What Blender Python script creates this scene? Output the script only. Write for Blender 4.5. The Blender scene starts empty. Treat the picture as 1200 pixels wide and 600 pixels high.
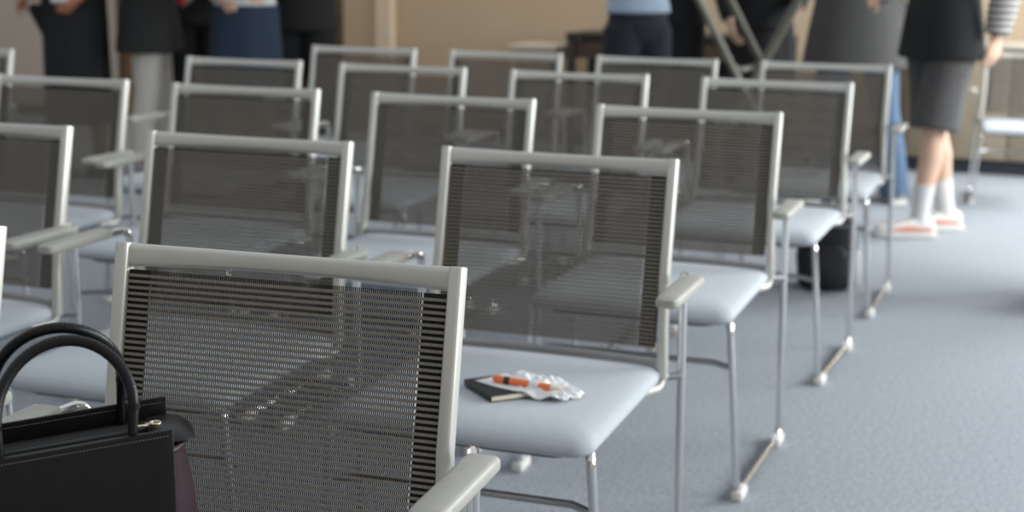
import bpy, bmesh, math, random
from mathutils import Vector, Matrix, noise
random.seed(7)
PI = math.pi
SC = bpy.context.scene
COL = SC.collection

# ------------------------------------------------------------------ camera, sky, light, exposure
F_PX, PITCH, ROLL, CAM_H = 1721.3, 0.19979, 0.009656, 1.2635
cam_data = bpy.data.cameras.new('camera')
cam = bpy.data.objects.new('camera', cam_data)
COL.objects.link(cam)
cam_data.sensor_fit = 'HORIZONTAL'
cam_data.sensor_width = 36.0
cam_data.lens = 36.0 * F_PX / 1200.0
cam_data.clip_start = 0.05
cam_data.clip_end = 100.0
cam.matrix_world = (Matrix.Translation((0, 0, CAM_H)) @ Matrix.Rotation(PI / 2 - PITCH, 4, 'X')
                    @ Matrix.Rotation(ROLL, 4, 'Z'))
cam_data.dof.use_dof = True
cam_data.dof.focus_distance = 1.84
cam_data.dof.aperture_fstop = 4.3
SC.camera = cam

SC.view_settings.view_transform = 'Standard'
SC.view_settings.look = 'None'
SC.view_settings.exposure = 0.0
SC.view_settings.gamma = 1.0
SC.view_settings.use_curve_mapping = False
SC.cycles.use_denoising = True
SC.cycles.max_bounces = 10
SC.cycles.transparent_max_bounces = 16
SC.cycles.sample_clamp_indirect = 6.0
SC.cycles.caustics_reflective = False
SC.cycles.caustics_refractive = False

world = bpy.data.worlds.new('daylight')
SC.world = world
world.use_nodes = True
world.node_tree.nodes['Background'].inputs[0].default_value = (0.86, 0.93, 1.0, 1)
world.node_tree.nodes['Background'].inputs[1].default_value = 0.68


def area_light(name, loc, target, sx, sy, power, color):
    d = bpy.data.lights.new(name, 'AREA')
    d.shape = 'RECTANGLE'
    d.size, d.size_y, d.energy, d.color = sx, sy, power, color
    o = bpy.data.objects.new(name, d)
    COL.objects.link(o)
    o.location = loc
    o.rotation_euler = (Vector(target) - Vector(loc)).to_track_quat('-Z', 'Y').to_euler()
    return o


area_light('window_daylight', (4.6, 1.5, 1.9), (0, 1.9, 0.5), 2.6, 1.7, 165, (0.93, 0.97, 1.0))
area_light('window_daylight', (4.6, 5.0, 1.9), (0, 5.2, 0.5), 2.6, 1.7, 235, (0.93, 0.97, 1.0))
area_light('window_daylight', (4.6, 8.0, 1.9), (0, 8.0, 0.5), 1.6, 1.7, 170, (0.93, 0.97, 1.0))
area_light('warm_overhead_light', (-1.0, 9.0, 2.9), (-1.0, 9.6, 0.0), 3.0, 1.0, 22, (1.0, 0.82, 0.6))  # warm area light above the far end of the room

# ------------------------------------------------------------------ materials


def mat(name, color, rough=0.6, metal=0.0, noise_amt=0.0, noise_scale=40.0, bump=0.0, bump_scale=200.0, spec=0.5,
        sheen=0.0, coat=0.0):
    m = bpy.data.materials.new(name)
    m.use_nodes = True
    nt = m.node_tree
    b = nt.nodes['Principled BSDF']
    c = (*color, 1.0)
    b.inputs['Base Color'].default_value = c
    b.inputs['Roughness'].default_value = rough
    b.inputs['Metallic'].default_value = metal
    b.inputs['Specular IOR Level'].default_value = spec
    if sheen:
        b.inputs['Sheen Weight'].default_value = sheen
    if coat:
        b.inputs['Coat Weight'].default_value = coat
        b.inputs['Coat Roughness'].default_value = 0.25
    tc = nt.nodes.new('ShaderNodeTexCoord')
    if noise_amt > 0:
        n = nt.nodes.new('ShaderNodeTexNoise')
        n.inputs['Scale'].default_value = noise_scale
        n.inputs['Detail'].default_value = 4
        nt.links.new(tc.outputs['Object'], n.inputs['Vector'])
        r = nt.nodes.new('ShaderNodeMapRange')
        r.inputs['From Min'].default_value = 0.25
        r.inputs['From Max'].default_value = 0.75
        r.inputs['To Min'].default_value = 1 - noise_amt
        r.inputs['To Max'].default_value = 1 + noise_amt
        nt.links.new(n.outputs['Fac'], r.inputs['Value'])
        mx = nt.nodes.new('ShaderNodeVectorMath')
        mx.operation = 'SCALE'
        mx.inputs[0].default_value = color
        nt.links.new(r.outputs['Result'], mx.inputs['Scale'])
        nt.links.new(mx.outputs['Vector'], b.inputs['Base Color'])
    if bump > 0:
        n2 = nt.nodes.new('ShaderNodeTexNoise')
        n2.inputs['Scale'].default_value = bump_scale
        n2.inputs['Detail'].default_value = 3
        nt.links.new(tc.outputs['Object'], n2.inputs['Vector'])
        bp = nt.nodes.new('ShaderNodeBump')
        bp.inputs['Strength'].default_value = bump
        bp.inputs['Distance'].default_value = 0.004
        nt.links.new(n2.outputs['Fac'], bp.inputs['Height'])
        nt.links.new(bp.outputs['Normal'], b.inputs['Normal'])
    return m


def mat_bands(name, c1, c2, axis, scale, rough=0.7, lo=0.45, hi=0.55):
    """two colours in bands along one object axis"""
    m = mat(name, c1, rough)
    nt = m.node_tree
    b = nt.nodes['Principled BSDF']
    tc = nt.nodes.new('ShaderNodeTexCoord')
    w = nt.nodes.new('ShaderNodeTexWave')
    w.bands_direction = axis
    w.inputs['Scale'].default_value = scale
    nt.links.new(tc.outputs['Object'], w.inputs['Vector'])
    cr = nt.nodes.new('ShaderNodeValToRGB')
    cr.color_ramp.elements[0].position = lo
    cr.color_ramp.elements[0].color = (*c1, 1)
    cr.color_ramp.elements[1].position = hi
    cr.color_ramp.elements[1].color = (*c2, 1)
    nt.links.new(w.outputs['Fac'], cr.inputs['Fac'])
    nt.links.new(cr.outputs['Color'], b.inputs['Base Color'])
    return m


M = {}
M['carpet'] = mat('blue_grey_carpet', (0.335, 0.36, 0.388), 0.95, noise_amt=0.30, noise_scale=85, bump=0.5,
                  bump_scale=260, spec=0.1)
M['wall'] = mat('beige_wall_paint', (0.46, 0.36, 0.25), 0.85, noise_amt=0.03, noise_scale=3, spec=0.2)
M['wall_pale_lit'] = mat('pale_lit_wall_tone', (0.50, 0.43, 0.36), 0.85, noise_amt=0.03, noise_scale=3, spec=0.2)  # wall tone with the different light on the left stretch put into its colour
M['pilaster'] = mat('pilaster_paint', (0.60, 0.49, 0.36), 0.8, noise_amt=0.03, noise_scale=3)
M['skirting'] = mat('dark_skirting', (0.055, 0.06, 0.075), 0.7, noise_amt=0.1)
M['door_wood'] = mat('brown_door_wood', (0.20, 0.105, 0.05), 0.5, noise_amt=0.25, noise_scale=9)
M['tan_wood'] = mat('tan_veneer', (0.30, 0.245, 0.17), 0.6, noise_amt=0.08, noise_scale=8)
M['dark_metal'] = mat('black_painted_steel', (0.02, 0.02, 0.02), 0.45, noise_amt=0.1)
M['walnut'] = mat('dark_brown_wood', (0.075, 0.05, 0.032), 0.5, noise_amt=0.25, noise_scale=14)
M['satin'] = mat('satin_grey_aluminium', (0.58, 0.57, 0.52), 0.38, metal=0.35, noise_amt=0.03, noise_scale=30)
M['chrome'] = mat('chrome_tube', (0.78, 0.77, 0.75), 0.13, metal=1.0, noise_amt=0.02, noise_scale=20)
M['bar'] = mat('dark_steel_bar', (0.34, 0.34, 0.34), 0.3, metal=0.9, noise_amt=0.05)
M['glide'] = mat('pale_plastic_glide', (0.74, 0.72, 0.68), 0.45, noise_amt=0.05)
M['pad'] = mat('grey_soft_plastic', (0.40, 0.39, 0.345), 0.48, noise_amt=0.04, noise_scale=60)
M['seat'] = mat('pale_blue_grey_upholstery', (0.47, 0.505, 0.535), 0.85, noise_amt=0.05, noise_scale=120, bump=0.15,
                bump_scale=500, sheen=0.15)
M['shell'] = mat('dark_grey_seat_shell', (0.10, 0.105, 0.115), 0.6, noise_amt=0.05)
M['yarn'] = mat('taupe_yarn', (0.245, 0.217, 0.182), 0.75, noise_amt=0.25, noise_scale=420, spec=0.2)
M['thread'] = mat('fine_dark_thread', (0.014, 0.013, 0.012), 0.9, spec=0.05, noise_amt=0.1, noise_scale=200)
_nt = M['yarn'].node_tree
_w = _nt.nodes.new('ShaderNodeTexWave')
_w.bands_direction = 'X'
_w.inputs['Scale'].default_value = 108.0
_w.inputs['Distortion'].default_value = 0.6
_tc = _nt.nodes.new('ShaderNodeTexCoord')
_nt.links.new(_tc.outputs['Object'], _w.inputs['Vector'])
_mr = _nt.nodes.new('ShaderNodeMapRange')
_mr.inputs['To Min'].default_value = 0.62
_mr.inputs['To Max'].default_value = 1.25
_nt.links.new(_w.outputs['Fac'], _mr.inputs['Value'])
_b = _nt.nodes['Principled BSDF']
_src = _b.inputs['Base Color'].links[0].from_socket
_mx = _nt.nodes.new('ShaderNodeVectorMath')
_mx.operation = 'SCALE'
_nt.links.new(_src, _mx.inputs[0])
_nt.links.new(_mr.outputs['Result'], _mx.inputs['Scale'])
_nt.links.new(_mx.outputs['Vector'], _b.inputs['Base Color'])
M['band'] = mat('black_mesh_backing', (0.012, 0.012, 0.011), 0.9, noise_amt=0.2)
M['leather'] = mat('black_leather', (0.0045, 0.0045, 0.005), 0.36, noise_amt=0.2, noise_scale=60, bump=0.12,
                   bump_scale=420, spec=0.32)
M['burgundy'] = mat('burgundy_leather', (0.020, 0.004, 0.009), 0.5, spec=0.3, noise_amt=0.15, noise_scale=50, bump=0.1,
                    bump_scale=400)
M['lining'] = mat('black_lining', (0.01, 0.01, 0.01), 0.9, noise_amt=0.1)
M['stitch'] = mat('grey_stitch', (0.14, 0.135, 0.125), 0.8, noise_amt=0.1)
M['gold'] = mat('pale_gold_zip', (0.75, 0.66, 0.48), 0.2, metal=1.0, noise_amt=0.05)
M['paper'] = mat('cream_paper', (0.72, 0.66, 0.54), 0.8, noise_amt=0.06, noise_scale=200)
M['cover'] = mat('black_notebook_cover', (0.02, 0.021, 0.023), 0.5, noise_amt=0.15)
M['orange'] = mat('orange_plastic', (0.95, 0.23, 0.07), 0.4, noise_amt=0.03)
M['wrapper'] = mat('white_film', (0.85, 0.86, 0.86), 0.3, noise_amt=0.05, noise_scale=30)
M['black_cloth'] = mat('black_cloth', (0.008, 0.009, 0.010), 0.9, noise_amt=0.15, noise_scale=30)
M['char_cloth'] = mat('charcoal_cloth', (0.014, 0.014, 0.014), 0.9, noise_amt=0.2, noise_scale=60)
M['navy'] = mat('navy_cloth', (0.010, 0.024, 0.05), 0.85, noise_amt=0.15, noise_scale=40)
M['ink'] = mat('ink_blue_cloth', (0.008, 0.011, 0.018), 0.85, noise_amt=0.15, noise_scale=40)
M['cream'] = mat('cream_cotton', (0.50, 0.475, 0.425), 0.85, noise_amt=0.05, noise_scale=25)
M['white_cloth'] = mat('white_cotton', (0.62, 0.62, 0.62), 0.85, noise_amt=0.05, noise_scale=25)
M['sky_cloth'] = mat('light_blue_shirt', (0.34, 0.43, 0.54), 0.85, noise_amt=0.05, noise_scale=25)
M['grey_knit'] = mat('dark_grey_knit', (0.062, 0.06, 0.057), 0.9, noise_amt=0.2, noise_scale=50)
M['pale_knit'] = mat('pale_grey_knit', (0.26, 0.25, 0.235), 0.9, noise_amt=0.1, noise_scale=50)
M['denim'] = mat('blue_denim', (0.072, 0.12, 0.195), 0.85, noise_amt=0.3, noise_scale=70)
M['shorts'] = mat('dark_grey_shorts', (0.065, 0.063, 0.063), 0.85, noise_amt=0.25, noise_scale=40)
M['skin'] = mat('light_skin', (0.62, 0.40, 0.29), 0.55, noise_amt=0.05, noise_scale=20)
M['skin_warm'] = mat('warm_skin', (0.34, 0.14, 0.085), 0.55, noise_amt=0.05, noise_scale=20)
M['hair'] = mat('dark_brown_hair', (0.03, 0.02, 0.013), 0.6, noise_amt=0.3, noise_scale=60)
M['hair_fair'] = mat('fair_hair', (0.25, 0.17, 0.09), 0.6, noise_amt=0.3, noise_scale=60)
M['eye'] = mat('dark_eye', (0.02, 0.015, 0.01), 0.2, noise_amt=0.05)
M['lip'] = mat('lip', (0.42, 0.17, 0.14), 0.5, noise_amt=0.05)
M['shoe_white'] = mat('white_trainer', (0.72, 0.70, 0.66), 0.6, noise_amt=0.06)
M['shoe_red'] = mat('coral_trim', (0.72, 0.26, 0.18), 0.6, noise_amt=0.06)
M['shoe_grey'] = mat('grey_shoe', (0.28, 0.27, 0.26), 0.6, noise_amt=0.1)
M['shoe_black'] = mat('black_shoe', (0.012, 0.012, 0.013), 0.4, noise_amt=0.1)
M['striped'] = mat_bands('black_with_white_stripes', (0.014, 0.014, 0.016), (0.55, 0.54, 0.51), 'Z', 10.5, 0.85)
M['red'] = mat('red_plastic', (0.55, 0.035, 0.02), 0.4, noise_amt=0.05)
M['pack'] = mat('black_nylon', (0.012, 0.013, 0.016), 0.75, noise_amt=0.2, noise_scale=90)
M['pale_shell'] = mat('pale_grey_plastic', (0.55, 0.55, 0.54), 0.5, noise_amt=0.05)
M['stand'] = mat('grey_stand_tube', (0.13, 0.125, 0.10), 0.5, metal=0.3, noise_amt=0.08)
M['white_top'] = mat('off_white_laminate', (0.60, 0.545, 0.46), 0.5, noise_amt=0.03)

# ------------------------------------------------------------------ mesh helpers


class MB:
    def __init__(self):
        self.v, self.f = [], []

    def add(self, vs, fs):
        o = len(self.v)
        self.v += [tuple(p) for p in vs]
        self.f += [tuple(i + o for i in f) for f in fs]
        return self

    def box(self, c, s, rot=None):
        x, y, z = s[0] / 2, s[1] / 2, s[2] / 2
        vs = [Vector((a, b, d)) for a in (-x, x) for b in (-y, y) for d in (-z, z)]
        if rot is not None:
            vs = [rot @ p for p in vs]
        c = Vector(c)
        return self.add([p + c for p in vs],
                        [(0, 1, 3, 2), (4, 6, 7, 5), (0, 4, 5, 1), (2, 3, 7, 6), (0, 2, 6, 4), (1, 5, 7, 3)])

    def loft(self, rings, caps=True, closed=False):
        n = len(rings[0])
        vs = [p for r in rings for p in r]
        fs = []
        k = len(rings)
        for i in range(k if closed else k - 1):
            a, b = i * n, ((i + 1) % k) * n
            for j in range(n):
                fs.append((a + j, a + (j + 1) % n, b + (j + 1) % n, b + j))
        if caps and not closed:
            fs.append(tuple(reversed(range(n))))
            fs.append(tuple((k - 1) * n + j for j in range(n)))
        return self.add(vs, fs)

    def tube(self, pts, r, seg=10, caps=True, sec=None, closed=False, up=None):
        """round tube along pts; r a number or list; sec an optional list of (a, b) section points in units of r"""
        pts = [Vector(p) for p in pts]
        n = len(pts)
        rr = r if isinstance(r, (list, tuple)) else [r] * n
        sec = sec or [(math.cos(2 * PI * k / seg), math.sin(2 * PI * k / seg)) for k in range(seg)]
        rings = []
        nrm = None
        for i in range(n):
            if closed:
                t = (pts[(i + 1) % n] - pts[i - 1]).normalized()
            else:
                t = (pts[min(i + 1, n - 1)] - pts[max(i - 1, 0)]).normalized()
            if nrm is None:
                ref = Vector(up) if up else (Vector((0, 0, 1)) if abs(t.z) < 0.9 else Vector((1, 0, 0)))
                nrm = (ref - t * ref.dot(t)).normalized()
            else:
                nrm = (nrm - t * nrm.dot(t)).normalized()
            bn = t.cross(nrm)
            rings.append([pts[i] + (bn * a + nrm * b) * rr[i] for a, b in sec])
        return self.loft(rings, caps, closed)

    def rings(self, rs, seg=20, caps=True):
        """horizontal ellipses (cx, cy, z, rx, ry)"""
        return self.loft([[(cx + rx * math.cos(2 * PI * k / seg), cy + ry * math.sin(2 * PI * k / seg), z)
                           for k in range(seg)] for cx, cy, z, rx, ry in rs], caps)

    def ball(self, c, r, nu=14, nv=9, rot=None):
        rx, ry, rz = r if isinstance(r, (list, tuple)) else (r, r, r)
        vs = [Vector((0, 0, -rz))]
        for i in range(1, nv):
            t = PI * i / nv - PI / 2
            for k in range(nu):
                a = 2 * PI * k / nu
                vs.append(Vector((rx * math.cos(t) * math.cos(a), ry * math.cos(t) * math.sin(a), rz * math.sin(t))))
        vs.append(Vector((0, 0, rz)))
        if rot is not None:
            vs = [rot @ p for p in vs]
        c = Vector(c)
        fs = [(0, 1 + (k + 1) % nu, 1 + k) for k in range(nu)]
        for i in range(nv - 2):
            a, b = 1 + i * nu, 1 + (i + 1) * nu
            fs += [(a + k, a + (k + 1) % nu, b + (k + 1) % nu, b + k) for k in range(nu)]
        a, top = 1 + (nv - 2) * nu, len(vs) - 1
        fs += [(a + k, a + (k + 1) % nu, top) for k in range(nu)]
        return self.add([p + c for p in vs], fs)

    def obj(self, name, material, parent=None, smooth=35, bevel=0.0, subsurf=0, voxel=0.0, relax=0, loc=None, rz=0.0):
        me = bpy.data.meshes.new(name)
        me.from_pydata(self.v, [], self.f)
        bm = bmesh.new()
        bm.from_mesh(me)
        bmesh.ops.recalc_face_normals(bm, faces=bm.faces)
        bm.to_mesh(me)
        bm.free()
        o = bpy.data.objects.new(name, me)
        COL.objects.link(o)
        if bevel or subsurf or voxel:
            if voxel:
                r = o.modifiers.new('r', 'REMESH')
                r.mode = 'VOXEL'
                r.voxel_size = voxel
                if relax:
                    s = o.modifiers.new('s', 'SMOOTH')
                    s.iterations = relax
                    s.factor = 0.5
            if bevel:
                b = o.modifiers.new('b', 'BEVEL')
                b.width = bevel
                b.segments = 2
                b.limit_method = 'ANGLE'
                b.angle_limit = math.radians(40)
            if subsurf:
                s = o.modifiers.new('ss', 'SUBSURF')
                s.levels = s.render_levels = subsurf
            dg = bpy.context.evaluated_depsgraph_get()
            me2 = bpy.data.meshes.new_from_object(o.evaluated_get(dg))
            o.modifiers.clear()
            o.data = me2
            bpy.data.meshes.remove(me)
            me2.name = name
            me = me2
        if smooth:
            me.shade_smooth()
            me.set_sharp_from_angle(angle=math.radians(smooth))
        me.materials.clear()
        me.materials.append(material)
        if parent is not None:
            o.parent = parent
        if loc is not None:
            o.location = loc
        o.rotation_euler.z = rz
        return o


def rsec(w, h, r, n=3):
    """rounded rectangle section"""
    out = []
    for cx, cy, a0 in ((w / 2 - r, h / 2 - r, 0), (-w / 2 + r, h / 2 - r, PI / 2), (-w / 2 + r, -h / 2 + r, PI),
                       (w / 2 - r, -h / 2 + r, 1.5 * PI)):
        for k in range(n + 1):
            a = a0 + PI / 2 * k / n
            out.append((cx + r * math.cos(a), cy + r * math.sin(a)))
    return out


def fillet(pts, r, n=6):
    pts = [Vector(p) for p in pts]
    rr = r if isinstance(r, (list, tuple)) else [r] * len(pts)
    out = [pts[0]]
    for i in range(1, len(pts) - 1):
        a, b, c = pts[i - 1], pts[i], pts[i + 1]
        u, w = (a - b).normalized(), (c - b).normalized()
        ang = u.angle(w)
        d = min(rr[i] / math.tan(ang / 2), (a - b).length * 0.48, (c - b).length * 0.48)
        p0, p1 = b + u * d, b + w * d
        for k in range(n + 1):
            t = k / n
            out.append(p0 * (1 - t) ** 2 + b * 2 * t * (1 - t) + p1 * t * t)
    out.append(pts[-1])
    return out


def empty(name, loc=(0, 0, 0), rz=0.0, scale=1.0):
    o = bpy.data.objects.new(name, None)
    COL.objects.link(o)
    o.location = loc
    o.rotation_euler.z = rz
    o.scale = (scale,) * 3
    o.empty_display_size = 0.1
    return o


def tag(o, label, cat, group=None):
    o['label'] = label
    o['category'] = cat
    if group:
        o['group'] = group
    return o


def struct(o):
    o['kind'] = 'structure'
    return o


def copy_tree(o, parent=None):
    c = o.copy()
    COL.objects.link(c)
    if parent is not None:
        c.parent = parent
    for ch in list(o.children):
        copy_tree(ch, c)
    return c


# ------------------------------------------------------------------ the setting
ROW = -0.35                                    # the rows and the back wall share this turn
WX, WY = math.cos(ROW), math.sin(ROW)          # along the wall, to the right
NX, NY = -WY, WX                               # away from the camera


def onwall(s, d=0.0, z=0.0):
    """point on the back wall: s metres along it, d metres out of it towards the chairs"""
    return Vector((s * WX - d * NX, 10.35 + s * WY - d * NY, z))


fl = MB().add([(-7.2, -1.7, 0), (5.4, -1.7, 0), (5.4, 15.5, 0), (-7.2, 15.5, 0)], [(0, 1, 2, 3)])
struct(fl.obj('floor', M['carpet'], smooth=0))


def wall_seg(name, s0, s1, m, thick=0.15, h=2.9):
    w = MB()
    c = (onwall(s0) + onwall(s1)) / 2 + Vector((NX, NY, 0)) * thick / 2
    w.box((0, 0, h / 2), (abs(s1 - s0), thick, h))
    return struct(w.obj(name, m, smooth=0, loc=(c.x, c.y, 0), rz=ROW))


wall_seg('wall_back', -1.33, 4.6, M['wall'])
wall_seg('wall_back_left', -7.0, -3.25, M['wall_pale_lit'])  # same wall as wall_back; its different lighting is in the colour
struct(MB().box((-7.08, 7, 1.45), (0.15, 17, 2.9)).obj('wall_left', M['wall_pale_lit'], smooth=0))
struct(MB().box((5.28, 7, 1.45), (0.15, 17, 2.9)).obj('wall_right', M['wall_pale_lit'], smooth=0))
struct(MB().box((-0.9, -1.58, 1.45), (12.5, 0.15, 2.9)).obj('wall_front', M['wall_pale_lit'], smooth=0))
struct(MB().box((2.38, 5.40, 1.45), (0.50, 0.50, 2.9)).obj('unseen_shadow_pillar', M['wall_pale_lit'], smooth=0, bevel=0.01))  # pillar added out of view to shade the carpet at the right
# wood-framed double door between the two
dr = MB()
dr.box((0, 0.04, 1.05), (1.88, 0.05, 2.1))
d1 = struct(dr.obj('door_1', M['door_wood'], smooth=0, bevel=0.004, loc=onwall(-2.29), rz=ROW))
for sx in (-0.47, 0.47):
    for zc, hh in ((0.55, 0.75), (1.5, 0.9)):
        MB().box((sx, 0.012, zc), (0.66, 0.02, hh)).obj('door_panel', M['door_wood'], d1, smooth=0, bevel=0.006)
for sx in (-0.05, 0.05):
    MB().tube([(sx, 0.01, 1.0), (sx, -0.05, 1.0), (sx, -0.05, 1.14), (sx, 0.01, 1.14)], 0.009, 8).obj('door_handle', M['chrome'], d1)
fr = MB()
fr.box((-0.95, 0.03, 1.07), (0.03, 0.1, 2.14)).box((0.95, 0.03, 1.07), (0.03, 0.1, 2.14)).box((0, 0.03, 2.125), (1.9, 0.1, 0.05))
struct(fr.obj('trim_1', M['walnut'], smooth=0, bevel=0.003, loc=onwall(-2.29), rz=ROW))
ov = MB().box((0, 0.075, 2.53), (1.96, 0.15, 0.76))
struct(ov.obj('wall_over_door', M['wall'], smooth=0, loc=onwall(-2.29), rz=ROW))
pl = MB().box((0, -0.045, 1.45), (0.12, 0.09, 2.9)).box((0, -0.05, 0.06), (0.14, 0.11, 0.12))
struct(pl.obj('trim_2', M['pilaster'], smooth=0, bevel=0.004, loc=onwall(-0.965), rz=ROW))
for i, (s0, s1) in enumerate(((-0.89, 4.6), (-7.0, -3.28))):
    c = onwall((s0 + s1) / 2, 0.008)
    struct(MB().box((0, 0, 0.045), (s1 - s0, 0.016, 0.09)).obj('baseboard_back' if i == 0 else 'baseboard_back_left', M['skirting'], smooth=0, loc=c, rz=ROW))

# ------------------------------------------------------------------ the chair
HW, Y0, Z0, Y1, Z1 = 0.243, -0.030, 0.448, 0.056, 0.862   # side post axis, bottom to top


def back_pt(x, z, dy=0.0):
    t = (z - Z0) / (Z1 - Z0)
    return Vector((x, Y0 + (Y1 - Y0) * t + dy, z))


def make_chair():
    root = empty('mesh_back_armchair')
    bdir = (Vector((0, Y1 - Y0, Z1 - Z0))).normalized()
    bn = Vector((0, -bdir.z, bdir.y))            # out of the back, towards the sitter
    for s in (-1, 1):
        a = back_pt(s * HW, Z0)
        b = back_pt(s * HW, Z1) + bdir * 0.014
        m = MB()
        sec = rsec(0.020, 0.026, 0.006)
        m.loft([[p + Vector((u, 0, 0)) + bn * w for u, w in sec] for p in (a + Vector((s * 0.012, 0, 0)), a.lerp(b, 0.2) + Vector((s * 0.006, 0, 0)), a.lerp(b, 0.45), b)])
        # foot of the post curls forward under the seat
        m.tube(fillet([a + bdir * 0.03 + Vector((s * 0.011, 0, 0)), a - bdir * 0.018 + Vector((s * 0.011, 0, 0)), a + Vector((-s * 0.01, -0.07, -0.014))], 0.03), 0.009, 8)
        m.obj('side_post', M['satin'], root, bevel=0.002)

    def rail(name, zc, half_h, thick, bow, dip, wide, material, taper=0.0):
        m = MB()
        sec = rsec(thick, half_h * 2, min(thick, half_h) * 0.45)
        rs = []
        for k in range(25):
            x = -wide + 2 * wide * k / 24
            q = 1 - (x / wide) ** 2
            p = back_pt(x, zc) + Vector((0, bow * q, -dip * q))
            rs.append([p + bn * u + bdir * w * (1 - taper * q) for u, w in sec])
        m.loft(rs)
        return m.obj(name, material, root)
    rail('top_rail', 0.859, 0.0165, 0.018, 0.020, 0.001, HW + 0.006, M['satin'], 0.22)
    rail('lower_rail', 0.474, 0.011, 0.014, 0.022, 0.0, HW - 0.004, M['bar'])

    # woven back: thick cross yarns, fine upright threads, dark folded edge bands
    zt, zb, wm = 0.840, 0.507, HW - 0.010
    L = (zt - zb) / bdir.z
    pitch = 0.0083
    n = int(L / pitch)
    o = back_pt(0, zb) + bn * 0.004
    m = MB()
    NS = 14
    for i in range(n + 1):
        c = o + bdir * (i * pitch)
        rs = []
        for k in range(NS + 1):
            x = -wm + 2 * wm * k / NS
            q = 1 - (x / wm) ** 2
            p = c + Vector((x, 0, 0)) - bn * (0.004 * q)
            rs.append([p + bn * u + bdir * w for u, w in ((0.0009, 0.0), (0.0005, 0.0019), (-0.0007, 0.0021), (-0.0007, -0.0021), (0.0005, -0.0019))])
        m.loft(rs)
    weave = m.obj('woven_back', M['yarn'], root, smooth=60)
    m = MB()
    xs = -wm + 0.037
    while xs < wm - 0.036:
        q = 1 - (xs / wm) ** 2
        p0 = o + Vector((xs, 0, 0)) - bn * (0.004 * q + 0.0012)
        m.loft([[p + Vector((u, 0, 0)) + bn * w for u, w in ((0.00092, 0), (0, 0.0004), (-0.00092, 0), (0, -0.0004))] for p in (p0, p0 + bdir * L)])
        xs += 0.0029
    m.obj('upright_threads', M['thread'], weave, smooth=0)
    for s in (-1, 1):
        m = MB()
        rs = []
        for x in (wm - 0.034, wm + 0.002):
            p = o + Vector((s * x, 0, 0)) - bn * 0.003
            rs.append([p, p - bn * 0.0012, p - bn * 0.0012 + bdir * L, p + bdir * L])
        m.loft(rs)
        m.obj('edge_band', M['band'], weave, smooth=0)
    m = MB()
    p0 = o + Vector((-wm + 0.035, 0, 0)) + bn * 0.0004
    m.loft([[p + Vector((u, 0, 0)) + bn * w for u, w in ((0.0008, 0), (0, 0.0006), (-0.0008, 0), (0, -0.0006))] for p in (p0, p0 + bdir * (L - 0.02))])
    m.obj('seam', M['yarn'], weave, smooth=0)

    # seat
    def outline(hw, y0, y1, r, n=6):
        out = []
        for cx, cy, a0 in ((hw - r, y1 - r, 0), (-hw + r, y1 - r, PI / 2), (-hw + r, y0 + r, PI), (hw - r, y0 + r, 1.5 * PI)):
            for k in range(n + 1):
                a = a0 + PI / 2 * k / n
                out.append((cx + r * math.cos(a), cy + r * math.sin(a)))
        return out

    def seat_z(y):
        t = max(0.0, (-y - 0.40) / 0.11)
        return -0.010 * t * t - 0.006 * min(1, max(0, (-y) / 0.25)) * (1 - min(1, max(0, (-y - 0.2) / 0.25)))
    rs = []
    for ins, z in ((0.05, 0.434), (0.012, 0.437), (0.002, 0.445), (0.0, 0.454), (0.004, 0.463), (0.016, 0.470), (0.045, 0.474), (0.09, 0.475), (0.14, 0.475), (0.19, 0.475)):
        r = max(0.010, 0.034 - ins * 0.1)
        rs.append([(x, y, z + seat_z(y)) for x, y in outline(0.252 - ins, -0.512 + ins, 0.004 - ins, r)])
    MB().loft(rs).obj('seat', M['seat'], root, smooth=50)
    rs = []
    for ins, z in ((0.06, 0.420), (0.03, 0.424), (0.022, 0.436)):
        rs.append([(x, y, z + seat_z(y)) for x, y in outline(0.246 - ins, -0.512 + ins, -0.004 - ins, 0.05)])
    MB().loft(rs).obj('seat_shell', M['shell'], root, smooth=40)

    # one bent tube a side: seat front, front leg, floor runner, rear leg, arm
    for s in (-1, 1):
        path = fillet([(s * 0.190, -0.36, 0.427), (s * 0.246, -0.492, 0.436), (s * 0.277, -0.488, 0.016), (s * 0.291, 0.0, 0.016),
                       (s * 0.281, 0.010, 0.657), (s * 0.301, -0.050, 0.652), (s * 0.306, -0.14, 0.650)], [0, 0.026, 0.034, 0.034, 0.036, 0.03, 0], 8)
        leg = MB().tube(path, 0.0088, 12).obj('sled_leg', M['chrome'], root)
        for y in (-0.462, -0.028):
            t = (y + 0.488) / 0.488
            x = s * (0.277 + 0.014 * t)
            MB().box((x, y, 0.013), (0.030, 0.072, 0.026)).obj('glide', M['glide'], leg, bevel=0.007)
        # stub that ties the rear leg to the back post
        MB().tube([(s * 0.283, 0.003, 0.448), (s * 0.24, -0.028, 0.448)], 0.008, 8).obj('bracket', M['bar'], root)
        # arm pad
        m = MB()
        rs = []
        for y, w, h, dx in ((-0.040, 0.040, 0.016, 0.027), (-0.045, 0.046, 0.021, 0.027), (-0.09, 0.046, 0.022, 0.027), (-0.16, 0.046, 0.022, 0.027),
                            (-0.232, 0.046, 0.022, 0.027), (-0.254, 0.040, 0.019, 0.027), (-0.260, 0.030, 0.012, 0.027)):
            sec = rsec(w, h, h * 0.34, 3)
            rs.append([(s * (0.285 + dx) + u, y, 0.655 + v) for u, v in sec])
        m.loft(rs)
        m.obj('arm_pad', M['pad'], root, smooth=50)
    MB().tube([(-0.256, -0.476, 0.322), (-0.20, -0.44, 0.322), (0.20, -0.44, 0.322), (0.256, -0.476, 0.322)], 0.0075, 8).obj('cross_bar', M['bar'], root)
    return root


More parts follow.
